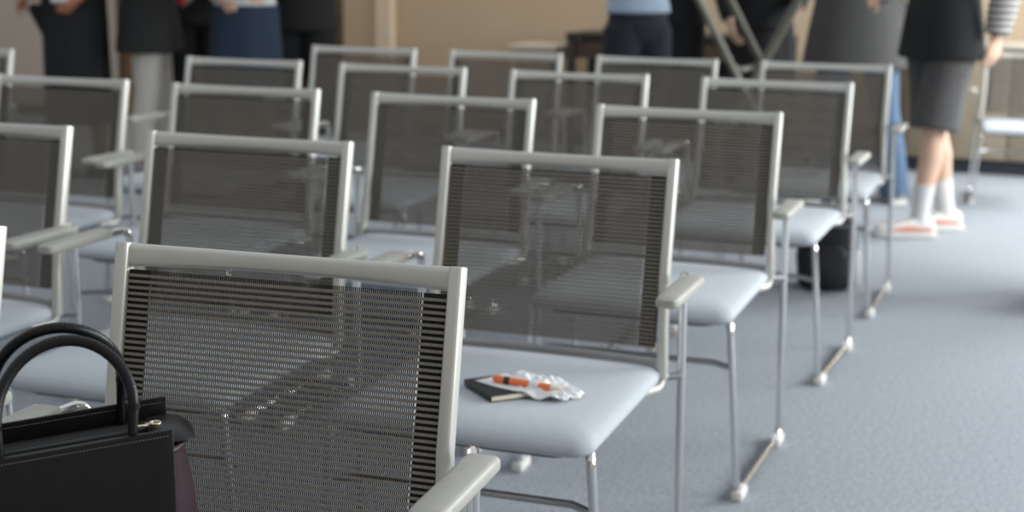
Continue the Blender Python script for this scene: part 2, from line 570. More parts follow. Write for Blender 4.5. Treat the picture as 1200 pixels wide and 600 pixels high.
CH = make_chair()
CHAIR_GROUP = 'mesh-back armchairs set out in rows'
chairs = [
    ('A', -0.318, 1.858, -0.303, 'large nearest mesh-back armchair, with a black handbag on its seat'),
    ('B', 0.072, 2.930, -0.345, 'mesh-back armchair with a notebook and orange pen lying on its seat'),
    ('C', 0.447, 3.872, -0.349, 'mesh-back armchair at the aisle, right behind the one with the notebook'),
    ('D', 0.854, 4.856, -0.374, 'fourth armchair along the aisle, with a black backpack showing below its seat'),
    ('E', 1.199, 5.725, -0.351, 'rearmost aisle armchair, standing right in front of the person in a grey jumper'),
    ('F', -0.196, 4.182, -0.352, 'third-row armchair just left of the aisle chair, over the notebook chair\'s left shoulder'),
    ('G', 0.208, 5.117, -0.352, 'mesh-back armchair second from the aisle in the fourth row, just below the pale white table'),
    ('H', 0.559, 5.948, -0.361, 'rear armchair right in front of the person in a light blue shirt and dark trousers'),
    ('K', -0.602, 3.160, -0.340, 'dark-looking armchair directly behind the nearest one, black through its mesh'),
    ('M', -0.837, 4.431, -0.343, 'mesh-back armchair just right of the cream trousers, behind the darkest chair'),
    ('P', -0.429, 5.371, -0.352, 'armchair in the fourth row, in front of the chair below the wall pilaster'),
    ('N', -1.062, 5.645, -0.363, 'armchair standing in front of the person in a navy skirt'),
    ('R', -0.055, 6.222, -0.359, 'rear armchair by the beige wall, directly left of the pale white table'),
    ('Q', -0.681, 6.464, -0.367, 'rear armchair directly below the pale pilaster on the wall'),
    ('L', -1.276, 3.405, -0.351, 'armchair at the left edge of the photo with its arm beside the bag handles'),
    ('S', -1.480, 4.706, -0.351, 'armchair at the far left, below the person in the black coat'),
    ('A2', -0.997, 2.130, -0.351, 'nearest-row armchair cut off by the left edge, only its post end showing'),
    ('T', -2.335, 6.170, -0.351, 'farthest left armchair, of which just one post shows beside the pale wall'),
]
for i, (k, x, y, a, lab) in enumerate(chairs):
    c = CH if i == 0 else copy_tree(CH)
    c.location = (x, y, 0)
    c.rotation_euler.z = a
    tag(c, lab, 'chair', CHAIR_GROUP)
c = copy_tree(CH)
c.location = (2.815, 8.1, 0)
c.rotation_euler.z = -0.30
c.scale = (0.89,) * 3
tag(c, 'lone mesh-back armchair by the tan sideboard at the right edge', 'chair')

# ------------------------------------------------------------------ handbag on the nearest seat
BAG_Z = 0.4755
bag = empty('handbag', (-0.499, 1.533, BAG_Z), math.radians(17))
tag(bag, 'black leather handbag with two tubular handles and burgundy sides on the nearest chair', 'handbag')


def htop(x):
    return 0.276 + 0.10 * x


def bag_panel(name, y, drop, lean, material):
    m = MB()
    rs = []
    for k in range(13):
        x = -0.124 + 0.248 * k / 12
        bul = 0.006 * (1 - (x / 0.124) ** 2)
        col = []
        prof = [(0.0, 0.0), (0.25, 0.6), (0.5, 1.0), (0.75, 0.7), (1.0, 0.0)]
        h = htop(x) - drop
        sg = -1 if y < 0 else 1
        for t, bb in prof:
            col.append((x, y + sg * (0.014 * (1 - t) + bul * bb) + lean * t, 0.004 + (h - 0.004) * t))
        for t, bb in reversed(prof):
            col.append((x, y + sg * (0.014 * (1 - t) + bul * bb) + lean * t - sg * 0.005, 0.004 + (h - 0.004) * t))
        rs.append(col)
    m.loft(rs)
    return m.obj(name, material, bag, smooth=45, bevel=0.0012)


front = bag_panel('front_panel', -0.062, 0.0, 0.0, M['leather'])
back = bag_panel('back_panel', 0.062, -0.002, 0.0, M['leather'])
# stitches along the front panel's top edge
m = MB()
x = -0.120
while x < 0.12:
    m.box((x, -0.0628, htop(x) - 0.006), (0.0022, 0.0012, 0.0008), Matrix.Rotation(-0.10, 3, 'Y'))
    x += 0.0036
m.obj('stitching', M['stitch'], front, smooth=0)
m = MB()
x = -0.120
while x < 0.12:
    m.box((x, 0.0570, htop(x) - 0.004), (0.0022, 0.0012, 0.0008), Matrix.Rotation(-0.10, 3, 'Y'))
    x += 0.0036
m.obj('stitching', M['stitch'], back, smooth=0)
MB().box((0, 0, 0.006), (0.240, 0.146, 0.012)).obj('base', M['leather'], bag, bevel=0.004)
# burgundy gussets, bulging out between the panels
for s in (-1, 1):
    m = MB()
    rs = []
    for i in range(9):
        t = i / 8
        z = 0.008 + (htop(s * 0.12) - 0.034) * t
        bulge = 0.030 * math.sin(PI * (0.25 + 0.6 * t)) + 0.006
        col = []
        wy = 0.074 - 0.014 * t
        for k in range(11):
            u = -1 + 2 * k / 10
            col.append((s * (0.118 + bulge * (1 - abs(u) ** 2.2)), u * wy, z))
        for k in range(10, -1, -1):
            u = -1 + 2 * k / 10
            col.append((s * (0.115 + bulge * (1 - abs(u) ** 2.2)), u * wy, z))
        rs.append(col)
    m.loft(rs)
    g = m.obj('gusset', M['burgundy'], bag, smooth=60)
    # rolled hem at the gusset's top
    z = 0.008 + htop(s * 0.12) - 0.034
    MB().tube([(s * (0.118 + 0.022 * (1 - abs(u) ** 2.2)), u * 0.060, z) for u in [-1 + 2 * k / 12 for k in range(13)]], 0.004, 8).obj('rolled_hem', M['burgundy'], g)
# zipped top, sunk a little below the panels, with end tabs
m = MB()
rs = []
for k in range(9):
    x = -0.122 + 0.244 * k / 8
    z = htop(x) - 0.022
    rs.append([(x, -0.058, z), (x, -0.03, z + 0.004), (x, 0.0, z + 0.006), (x, 0.03, z + 0.004), (x, 0.058, z), (x, 0.058, z - 0.003), (x, 0, z + 0.003), (x, -0.058, z - 0.003)])
m.loft(rs)
top = m.obj('zip_panel', M['lining'], bag, smooth=45)
m = MB()
for yy in (-0.024, -0.012):
    m.tube([(-0.12 + 0.24 * k / 8, yy, htop(-0.12 + 0.24 * k / 8) - 0.0165) for k in range(9)], 0.0022, 6)
m.obj('zip_piping', M['leather'], top)
m = MB()
m.tube([(-0.115 + 0.225 * k / 8, 0.0, htop(-0.115 + 0.225 * k / 8) - 0.0148) for k in range(9)], 0.0022, 6)
m.obj('zip', M['dark_metal'], top)
zx = 0.104
zz = htop(zx) - 0.010
m = MB()
m.box((zx, -0.004, zz), (0.014, 0.009, 0.006)).box((zx - 0.013, -0.010, zz + 0.002), (0.020, 0.006, 0.0025), Matrix.Rotation(0.35, 3, 'Z'))
m.tube([(zx + 0.004 + 0.006 * math.cos(a), -0.008 + 0.006 * math.sin(a), zz + 0.004) for a in [2 * PI * k / 12 for k in range(12)]], 0.0014, 6, closed=True)
m.obj('zip_pull', M['gold'], top, bevel=0.001)
for s in (-1, 1):
    z = htop(s * 0.12) - 0.018
    m = MB()
    m.loft([[(s * xx, -wv, zc - 0.002), (s * xx, wv, zc - 0.002), (s * xx, wv * 0.8, zc + 0.003), (s * xx, -wv * 0.8, zc + 0.003)]
            for xx, wv, zc in ((0.100, 0.048, z), (0.122, 0.050, z + 0.002), (0.136, 0.044, z + 0.001), (0.146, 0.032, z - 0.003), (0.150, 0.014, z - 0.006))])
    m.obj('end_tab', M['leather'], bag, smooth=50)
# handles
for y, rise, lx in ((-0.054, 0.107, 0.014), (0.054, 0.118, 0.006)):
    pts, rr = [], []
    hx = 0.068
    zl, zr = htop(-hx), htop(hx)
    pts.append((-hx + lx, y, zl - 0.030)); rr.append(0.0050)
    pts.append((-hx + lx, y, zl + 0.005)); rr.append(0.0050)
    for k in range(25):
        a = PI - PI * k / 24
        zb = zl + (zr - zl) * k / 24 + 0.036
        pts.append((hx * 1.03 * math.cos(a) + lx, y + (0.036 if y < 0 else -0.058) * math.sin(a), zb + (rise - 0.036) * math.sin(a)))
        rr.append(0.0062)
    pts.append((hx + lx, y, zr + 0.005)); rr.append(0.0050)
    pts.append((hx + lx, y, zr - 0.030)); rr.append(0.0050)
    h = MB().tube(pts, rr, 12).obj('handle', M['leather'], bag)
    st = MB()
    for k in range(3, 26, 1):
        for q in (0.0, 0.5):
            p = Vector(pts[k]).lerp(Vector(pts[k + 1]), q) if k + 1 < len(pts) else Vector(pts[k])
            ctr = Vector((lx, y, (zl + zr) / 2 + 0.03))
            out = (p - ctr)
            out.y = 0
            out.normalize()
            st.ball(p + out * 0.0052 + Vector((0, -0.0034, 0)), 0.0006, 6, 4)
    st.obj('stitching', M['stitch'], h, smooth=0)
    for sx, zz in ((-hx, zl), (hx, zr)):
        MB().tube([(sx * 1.03 + lx, y, zz + 0.030), (sx * 1.03 + lx, y, zz + 0.036)], 0.0067, 12).obj('handle_collar', M['leather'], h)

# ------------------------------------------------------------------ things on the second chair's seat
SZ = 0.4738
nb = empty('notebook', (-0.024, 2.629, SZ), math.atan2(0.43, 0.90))
tag(nb, 'small black notebook with cream page edges on the grey seat', 'notebook')
MB().box((0, 0, 0.0015), (0.085, 0.120, 0.002)).obj('cover', M['cover'], nb, bevel=0.0008)
MB().box((0.001, -0.001, 0.0065), (0.081, 0.117, 0.008)).obj('pages', M['paper'], nb, smooth=0)
MB().box((0, 0, 0.0117), (0.086, 0.121, 0.0022)).obj('cover', M['cover'], nb, bevel=0.0009)
MB().box((-0.042, 0, 0.0065), (0.0022, 0.120, 0.0105)).obj('spine', M['cover'], nb, bevel=0.0008)

wr = MB()
N = 30
WRX, WRY, WRA = 0.046, 2.638, -0.70
for i in range(N + 1):
    for j in range(N + 1):
        u, v = i / N - 0.5, j / N - 0.5
        edge = max(abs(u), abs(v)) * 2
        zz = 0.011 + 0.017 * noise.noise(Vector((u * 5.2, v * 5.2, 3.1))) + 0.012 * noise.noise(Vector((u * 13, v * 13, 8.2)))
        zz = max(0.0015, zz * (1.25 - 0.80 * edge ** 3))
        px = u * 0.185 * (1 + 0.12 * noise.noise(Vector((u * 3, v * 3, 1.7))))
        py = v * 0.125 * (1 + 0.15 * noise.noise(Vector((u * 3, v * 3, 5.7)))) * (1 - 0.9 * max(0, u))
        wx = WRX + px * math.cos(WRA) - py * math.sin(WRA)
        wy = WRY + px * math.sin(WRA) + py * math.cos(WRA)
        dx, dy = wx + 0.024, wy - 2.629
        a, b = abs(dx * 0.90 + dy * 0.43), abs(-dx * 0.43 + dy * 0.90)      # lies over the notebook's corner
        t = min(1, max(0, (0.062 - a) / 0.015)) * min(1, max(0, (0.080 - b) / 0.015))
        wr.v.append((px, py, max(zz, 0.0145 * t)))
for i in range(N):
    for j in range(N):
        a = i * (N + 1) + j
        wr.f.append((a, a + 1, a + N + 2, a + N + 1))
w = wr.obj('crumpled_wrapper', M['wrapper'], smooth=25, loc=(WRX, WRY, SZ), rz=WRA)
sol = w.modifiers.new('thickness', 'SOLIDIFY')
sol.thickness = 0.0006
tag(w, 'crumpled white plastic wrapper lying beside the notebook on the seat', 'wrapper')

pen = empty('orange_pen', (0.026, 2.612, SZ + 0.021), -0.50)
tag(pen, 'bright orange pen lying on the crumpled white wrapper', 'pen')
MB().tube([(-0.030, 0, 0), (0.055, 0, 0)], 0.0070, 12).obj('barrel', M['orange'], pen)
MB().tube([(-0.066, 0, 0), (-0.063, 0, 0), (-0.042, 0, 0)], [0.005, 0.0070, 0.0072], 12).obj('cap', M['orange'], pen)
MB().tube([(-0.042, 0, 0), (-0.030, 0, 0)], 0.0073, 12).obj('ring', M['cover'], pen)
MB().tube([(0.055, 0, 0), (0.068, 0, 0), (0.076, 0, 0)], [0.0070, 0.004, 0.0012], 12).obj('tip', M['paper'], pen)
sl = MB()
sl.loft([[(x, 0.0082 * math.cos(a), 0.0082 * math.sin(a)) for a in [2 * PI * k / 14 for k in range(14)]] for x in (0.012, 0.016, 0.026, 0.030)])
sl.obj('film_sleeve', M['wrapper'], pen)

# ------------------------------------------------------------------ backpack under the rearmost aisle chair
bp_ = empty('backpack', (1.245, 5.70, 0.0), -0.30)
tag(bp_, 'black backpack standing on the carpet under the rearmost aisle chair', 'backpack')
m = MB()
rs = []
for z, wx, wy in ((0.0, 0.085, 0.075), (0.02, 0.105, 0.09), (0.12, 0.115, 0.10), (0.24, 0.108, 0.085), (0.30, 0.080, 0.060), (0.325, 0.04, 0.03)):
    rs.append([(wx * 2 * a, wy * 2 * b, z) for a, b in rsec(1, 1, 0.28, 4)])
m.loft(rs)
m.obj('body', M['pack'], bp_, smooth=50)
m = MB()
rs = [[(0.09 * a * 2 * k, -0.10 - dy, 0.10 + 0.09 * b * 2 * k) for a, b in rsec(1, 1, 0.3, 4)] for k, dy in ((1, -0.03), (1, 0.02), (0.85, 0.032))]
m.loft(rs)
m.obj('front_pocket', M['pack'], bp_, smooth=50)
MB().tube(fillet([(-0.03, 0.02, 0.31), (-0.03, 0.03, 0.36), (0.03, 0.03, 0.36), (0.03, 0.02, 0.31)], 0.02), 0.006, 8).obj('grab_loop', M['pack'], bp_)
m = MB()
m.ball((0.118, -0.03, 0.085), (0.018, 0.055, 0.075))
m.obj('side_bottle', M['pale_shell'], bp_)

# ------------------------------------------------------------------ furniture along the back wall
sb = empty('sideboard', onwall(3.62, 0.22), ROW)
tag(sb, 'low tan wooden sideboard along the wall at the right edge', 'sideboard')
MB().box((0, 0, 0.425), (1.80, 0.40, 0.67)).obj('body', M['tan_wood'], sb, bevel=0.004)
MB().box((0, -0.01, 0.775), (1.84, 0.43, 0.03)).obj('top', M['white_top'], sb, bevel=0.004)
MB().box((0, 0.03, 0.045), (1.74, 0.32, 0.09)).obj('plinth', M['skirting'], sb, bevel=0.003)
for k in range(3):
    d = MB().box((-0.595 + 0.595 * k, -0.207, 0.425), (0.585, 0.018, 0.65)).obj('door', M['tan_wood'], sb, bevel=0.003)
    MB().tube([(-0.36 + 0.595 * k, -0.215, 0.62), (-0.36 + 0.595 * k, -0.235, 0.62), (-0.36 + 0.595 * k, -0.235, 0.70), (-0.36 + 0.595 * k, -0.215, 0.70)], 0.005, 8).obj('handle', M['bar'], d)

tb = empty('console_table', onwall(1.30, 0.42), ROW)
tag(tb, 'dark brown and black console table behind the person in the light blue shirt', 'table')
MB().box((0, 0, 0.785), (1.40, 0.52, 0.03)).obj('tabletop', M['dark_metal'], tb, bevel=0.003)
MB().box((0, -0.005, 0.70), (1.32, 0.46, 0.12)).obj('drawer_box', M['walnut'], tb, bevel=0.004)
for sx in (-0.67, 0.67):
    for sy in (-0.23, 0.23):
        MB().box((sx, sy, 0.385), (0.05, 0.05, 0.77)).obj('leg', M['dark_metal'], tb, bevel=0.003)
MB().box((0, 0.20, 0.36), (1.28, 0.02, 0.56)).obj('back_board', M['dark_metal'], tb, bevel=0.003)

wt = empty('side_table', onwall(0.345, 0.40), ROW)
tag(wt, 'small pale off-white side table left of the dark console table', 'table')
MB().box((0, 0, 0.695), (0.34, 0.40, 0.03)).obj('tabletop', M['white_top'], wt, bevel=0.004)
MB().box((0, 0.0, 0.645), (0.31, 0.36, 0.07)).obj('apron', M['white_top'], wt, bevel=0.003)
for sx in (-0.14, 0.14):
    for sy in (-0.17, 0.17):
        MB().tube([(sx, sy, 0.0), (sx, sy, 0.64)], [0.012, 0.018], 10).obj('leg', M['white_top'], wt)

# grey folding stand: two crossing frames of tube
es = empty('folding_stand', (1.15, 7.30, 0.0), 0.0)
tag(es, 'grey folding stand with crossing tubular legs behind the aisle chairs', 'stand')


def stand_leg(x0, slope, y):
    MB().tube([(x0 - 1.15 + slope * (1.35 - 0.7), y, 1.35), (x0 - 1.15 + slope * (0.012 - 0.7), y, 0.012)], 0.019, 10).obj('leg', M['stand'], es)


stand_leg(1.094, -0.543, -0.10)
stand_leg(1.275, -0.540, 0.12)
stand_leg(1.186, 0.517, -0.04)
stand_leg(1.215, 0.517, 0.06)
MB().tube([(-0.085, -0.10, 0.755), (-0.02, 0.0, 0.735), (0.095, 0.12, 0.755)], 0.016, 10).obj('cross_bar', M['stand'], es)
MB().tube([(-0.40, -0.10, 1.33), (-0.23, 0.12, 1.33)], 0.016, 10).obj('cross_bar', M['stand'], es)
MB().tube([(0.36, -0.04, 1.33), (0.39, 0.06, 1.33)], 0.016, 10).obj('cross_bar', M['stand'], es)

# ------------------------------------------------------------------ people


def hand_into(m, wrist, d, palm_n, side, curl=0.5):
    """palm, four fingers and a thumb; d points from wrist to fingertips, palm_n out of the palm"""
    d = Vector(d).normalized()
    pn = Vector(palm_n)
    pn = (pn - d * pn.dot(d)).normalized()
    ac = d.cross(pn).normalized() * side
    w = Vector(wrist)
    m.loft([[w + d * t + ac * a * hw + pn * b * ht for a, b in [(math.cos(2 * PI * k / 10), math.sin(2 * PI * k / 10)) for k in range(10)]]
            for t, hw, ht in ((-0.01, 0.024, 0.019), (0.02, 0.033, 0.016), (0.06, 0.041, 0.015), (0.092, 0.040, 0.013))])
    for off, ln in ((-0.030, 0.062), (-0.010, 0.076), (0.011, 0.080), (0.031, 0.070)):
        p = w + d * 0.085 + ac * off
        pts, a = [p], 0.12
        dd = d
        for f in (0.45, 0.32, 0.23):
            a += curl
            dd = (d * math.cos(a) + pn * math.sin(a))
            pts.append(pts[-1] + dd * ln * f)
        m.tube(pts, [0.0085, 0.008, 0.0075, 0.0058], 8)
    p = w + d * 0.028 + ac * 0.028
    td = (d * 0.65 + ac * 0.62 + pn * 0.35).normalized()
    m.tube([p, p + td * 0.030, p + td * 0.055 + d * 0.006, p + td * 0.062 + d * 0.022], [0.012, 0.0105, 0.009, 0.0065], 8)


def person(loc, yaw, label, skin='skin', hair='hair', long_hair=False, h=1.72, feet=None, arms=None, hands=(1, 1)):
    """standing figure facing local -y; returns the root, scaled joints and the foot list"""
    root = empty('person', (loc[0], loc[1], 0), yaw)
    tag(root, label, 'person')
    k = h / 1.72
    feet = feet or [(-0.11, 0.0, 0.12), (0.11, 0.0, -0.12)]
    arms = arms or [((-0.25, 0.02, 1.14), (-0.25, -0.05, 0.90)), ((0.25, 0.02, 1.14), (0.25, -0.05, 0.90))]
    m = MB()
    m.rings([(0, 0, 0.84 * k, 0.10, 0.08), (0, 0, 0.90 * k, 0.158, 0.105), (0, 0, 0.98 * k, 0.160, 0.108), (0, 0, 1.08 * k, 0.135, 0.095), (0, 0, 1.22 * k, 0.155, 0.105),
             (0, 0, 1.34 * k, 0.170, 0.105), (0, 0, 1.42 * k, 0.150, 0.085), (0, 0.005, 1.46 * k, 0.080, 0.065), (0, 0.0, 1.50 * k, 0.055, 0.058), (0, -0.01, 1.57 * k, 0.052, 0.056)])
    legs = []
    for i, (fx, fy, fa) in enumerate(feet):
        s = -1 if i == 0 else 1
        hip = Vector((s * 0.088, 0.0, 0.90 * k))
        ank = Vector((fx, fy + 0.02, 0.075))
        kn = hip.lerp(ank, 0.51) + Vector((0, -0.02, 0))
        legs.append((hip, kn, ank, fa))
        m.tube([hip, hip.lerp(kn, 0.5), kn + Vector((0, 0, 0.05)), kn, kn.lerp(ank, 0.3) + Vector((0, 0.012, 0)), kn.lerp(ank, 0.7), ank, ank - Vector((0, 0, 0.03))],
               [0.088, 0.078, 0.058, 0.054, 0.056, 0.042, 0.036, 0.036], 12)
        R = Matrix.Rotation(fa, 3, 'Z')
        m.loft([[Vector((ank.x, ank.y, 0)) + R @ Vector((a * wv, yy, zc + b * hv)) for a, b in rsec(2, 2, 0.7, 3)]
                for yy, wv, zc, hv in ((0.055, 0.022, 0.035, 0.022), (0.03, 0.031, 0.045, 0.036), (-0.05, 0.036, 0.042, 0.033), (-0.13, 0.042, 0.030, 0.020), (-0.18, 0.030, 0.024, 0.012))])
    sh = []
    for i, (el, wrst) in enumerate(arms):
        s = -1 if i == 0 else 1
        sp = Vector((s * 0.185, 0.0, 1.40 * k))
        el, wrst = Vector(el), Vector(wrst)
        sh.append((sp, el, wrst))
        m.tube([Vector((s * 0.12, 0, 1.41 * k)), sp, sp.lerp(el, 0.5), el, el.lerp(wrst, 0.35), wrst], [0.055, 0.054, 0.047, 0.040, 0.040, 0.027], 12)
        if hands[i]:
            hand_into(m, wrst, wrst - el, Vector((-s, 0, 0)) if abs((wrst - el).normalized().x) < 0.7 else Vector((0, 0, -1)), s, 0.38)
    # head
    hz = 1.62 * k
    m.ball((0, -0.005, hz + 0.015), (0.074, 0.092, 0.100))
    m.ball((0, -0.035, hz - 0.050), (0.054, 0.056, 0.062))
    m.tube([(0, -0.088, hz + 0.020), (0, -0.108, hz - 0.016), (0, -0.092, hz - 0.024)], [0.008, 0.014, 0.010], 8)
    for s in (-1, 1):
        m.ball((s * 0.077, 0.008, hz + 0.0), (0.010, 0.020, 0.030))
    m.obj('body', M[skin], root, smooth=60, voxel=0.0085, relax=4)
    for s in (-1, 1):
        MB().ball((s * 0.031, -0.087, hz + 0.012), (0.011, 0.006, 0.007), 10, 6).obj('eye', M['eye'], root)
    MB().ball((0, -0.087, hz - 0.050), (0.022, 0.006, 0.008), 10, 6).obj('lips', M['lip'], root)
    hm = MB()
    hm.ball((0, 0.022, hz + 0.042), (0.084, 0.096, 0.090))
    if long_hair:
        hm.rings([(0, 0.055, hz - 0.24, 0.07, 0.03), (0, 0.05, hz - 0.10, 0.085, 0.05), (0, 0.03, hz + 0.03, 0.085, 0.075)])
    hm.obj('hair', M[hair], root)
    return root, k, legs, sh


def trousers(root, k, legs, material, waist=1.03, end=0.03, r_top=0.102, r_knee=0.072, r_end=0.078, name='trousers'):
    m = MB()
    m.rings([(0, 0, 0.80 * k, 0.06, 0.06), (0, 0, 0.86 * k, 0.150, 0.108), (0, 0, 0.93 * k, 0.176, 0.122), (0, 0, waist * k, 0.156, 0.110)], 24)
    for hip, kn, ank, fa in legs:
        bot = Vector((ank.x, ank.y, end))
        pts = [hip + Vector((0, 0, 0.02)), hip.lerp(kn, 0.5)]
        rr = [r_top, (r_top + r_knee) / 2 + 0.008]
        if end < kn.z - 0.02:
            pts += [kn, kn.lerp(ank, 0.5) + Vector((0, 0.006, 0)), bot]
            rr += [r_knee, (r_knee + r_end) / 2, r_end]
        else:
            pts += [hip.lerp(kn, 0.97)]
            rr += [r_end]
        m.tube(pts, rr, 18)
    return m.obj(name, material, root, smooth=60, voxel=0.011, relax=3)


def top(root, k, sh, material, hem=0.95, flare=0.0, sleeve=1.0, loose=0.0, name='top', sleeve_mat=None, arm_ids=(0, 1)):
    m = MB()
    w = 0.018 + loose
    zs = [(hem, 0.168 + flare, 0.118 + flare * 0.8), (0.5 * (hem + 1.08), 0.158 + flare * 0.55, 0.112 + flare * 0.4), (1.08, 0.146, 0.104), (1.22, 0.160, 0.110), (1.34, 0.176, 0.110), (1.42, 0.158, 0.092), (1.475, 0.075, 0.068)]
    m.rings([(0, 0, z * k, rx + w, ry + w) for z, rx, ry in zs], 28)
    sl = MB() if sleeve_mat else m
    for i in arm_ids:
        sp, el, wr = sh[i]
        s = -1 if i == 0 else 1
        pts = [Vector((s * 0.11, 0, 1.40 * k)), sp, sp.lerp(el, 0.55)]
        rr = [0.072 + w * 0.4, 0.074 + w * 0.4, 0.062 + w * 0.4]
        if sleeve > 0.5:
            pts += [el, el.lerp(wr, 0.5), el.lerp(wr, 0.93)]
            rr += [0.055 + w * 0.4, 0.050 + w * 0.4, 0.044 + w * 0.3]
        else:
            pts += [sp.lerp(el, 0.92)]
            rr += [0.064 + w * 0.4]
        sl.tube(pts, rr, 16)
    if sleeve_mat:
        sl.obj('sleeves', sleeve_mat, root, smooth=60, voxel=0.011, relax=3)
    return m.obj(name, material, root, smooth=60, voxel=0.011, relax=3)


def skirt(root, k, material, z0, z1, r0, r1, name='skirt', folds=0.0, nf=7):
    m = MB()
    rs = []
    for i in range(13):
        t = i / 12
        z = z0 + (z1 - z0) * t
        ring = []
        for j in range(56):
            a = 2 * PI * j / 56
            rr = 1 + folds * (1 - t) * math.sin(nf * a)
            ring.append(((r0[0] + (r1[0] - r0[0]) * t) * rr * math.cos(a), (r0[1] + (r1[1] - r0[1]) * t) * rr * math.sin(a), z))
        rs.append(ring)
    m.loft(rs)
    return m.obj(name, material, root, smooth=60)


def shoes(root, legs, upper, sole, trim=None):
    for hip, kn, ank, fa in legs:
        R = Matrix.Rotation(fa, 3, 'Z')
        o = Vector((ank.x, ank.y, 0))
        m = MB()
        m.loft([[o + R @ Vector((a * wv, yy, zc + b * hv)) for a, b in rsec(2, 2, 0.75, 3)]
                for yy, wv, zc, hv in ((0.075, 0.026, 0.050, 0.024), (0.060, 0.038, 0.058, 0.038), (0.0, 0.043, 0.062, 0.044), (-0.05, 0.046, 0.055, 0.036), (-0.13, 0.050, 0.042, 0.022), (-0.18, 0.044, 0.038, 0.016), (-0.205, 0.026, 0.034, 0.010))])
        sh = m.obj('shoe', upper, root, smooth=60, subsurf=1)
        m = MB()
        out = [(0.040, 0.080), (0.046, 0.04), (0.044, -0.04), (0.054, -0.12), (0.050, -0.18), (0.026, -0.212), (-0.026, -0.212), (-0.050, -0.18), (-0.054, -0.12), (-0.044, -0.04), (-0.046, 0.04), (-0.040, 0.080)]
        m.loft([[o + R @ Vector((x, y, z)) for x, y in out] for z in (0.002, 0.028)])
        m.obj('sole', sole, sh, bevel=0.004)
        if trim:
            m = MB()
            for s in (-1, 1):
                m.loft([[o + R @ Vector((s * (wv + q), yy, z)) for q, z in ((0, z0), (0.004, z0), (0.004, z1), (0, z1))]
                        for yy, wv, z0, z1 in ((0.06, 0.034, 0.034, 0.042), (0.0, 0.041, 0.036, 0.050), (-0.06, 0.045, 0.034, 0.056), (-0.13, 0.046, 0.034, 0.044))])
            m.obj('stripe', trim, sh)


def socks(root, legs, material, z1=0.24):
    for hip, kn, ank, fa in legs:
        t = (z1 - ank.z) / (kn.z - ank.z)
        MB().tube([Vector((ank.x, ank.y, 0.05)), ank, ank.lerp(kn, t * 0.5), ank.lerp(kn, t)], [0.042, 0.043, 0.044, 0.050], 14).obj('sock', material, root)


# bare-legged person by the aisle
p, k, lg, sh = person((1.985, 6.88), math.radians(-65), 'person in a black striped top, grey shorts, white socks and coral-trimmed white trainers', h=1.78,
                      feet=[(-0.05, 0.12, -0.42), (0.05, -0.13, -0.46)],
                      arms=[((-0.27, -0.02, 1.18), (-0.22, -0.20, 1.12)), ((0.27, 0.12, 1.16), (0.25, 0.09, 0.93))])
trousers(p, k, lg, M['shorts'], end=0.50, r_top=0.122, r_end=0.118, name='shorts')
top(p, k, sh, M['black_cloth'], hem=0.80, flare=0.025, sleeve=1.0, loose=0.02, sleeve_mat=M['striped'])
socks(p, lg, M['white_cloth'], 0.25)
shoes(p, lg, M['shoe_white'], M['shoe_white'], M['shoe_red'])

# grey jumper, blue jeans
p, k, lg, sh = person((1.81, 7.80), math.radians(175), 'person in a wide dark grey jumper and blue jeans behind the rearmost aisle chair', h=1.80,
                      feet=[(-0.235, 0.0, 0.15), (0.20, 0.0, -0.15)],
                      arms=[((-0.33, 0.02, 1.18), (-0.40, -0.02, 0.99)), ((0.27, -0.10, 1.16), (0.12, -0.26, 1.12))])
trousers(p, k, lg, M['denim'])
top(p, k, sh, M['grey_knit'], hem=0.69, flare=0.045, loose=0.060, sleeve_mat=M['pale_knit'], name='jumper')
shoes(p, lg, M['shoe_grey'], M['shoe_white'])

# light blue shirt, dark trousers
p, k, lg, sh = person((0.665, 8.0), math.radians(20), 'person in a light blue shirt and dark trousers before the dark console table', h=1.70,
                      arms=[((-0.20, -0.05, 1.22), (-0.10, -0.25, 1.20)), ((0.20, -0.05, 1.22), (0.10, -0.25, 1.20))])
trousers(p, k, lg, M['ink'], r_top=0.108)
top(p, k, sh, M['sky_cloth'], hem=0.995)
shoes(p, lg, M['shoe_black'], M['shoe_black'])

# all in black, right of the blue shirt
p, k, lg, sh = person((0.925, 8.62), math.radians(-30), 'person dressed all in black right beside the light blue shirt', hair='hair_fair', h=1.72,
                      arms=[((-0.20, -0.05, 1.22), (-0.10, -0.25, 1.20)), ((0.20, -0.05, 1.22), (0.10, -0.25, 1.20))])
trousers(p, k, lg, M['black_cloth'], r_top=0.106)
top(p, k, sh, M['black_cloth'], hem=0.90)
shoes(p, lg, M['shoe_black'], M['shoe_black'])

# in black behind the folding stand
p, k, lg, sh = person((1.40, 8.40), math.radians(10), 'person in black clothes behind the grey folding stand', h=1.66,
                      arms=[((-0.24, 0.02, 1.14), (-0.22, -0.10, 0.93)), ((0.22, -0.03, 1.14), (0.13, -0.20, 1.02))])
skirt(p, k, M['black_cloth'], 0.55, 1.02 * k, (0.17, 0.14), (0.155, 0.11))
trousers(p, k, lg, M['black_cloth'])
top(p, k, sh, M['black_cloth'], hem=0.92)
shoes(p, lg, M['shoe_black'], M['shoe_black'])

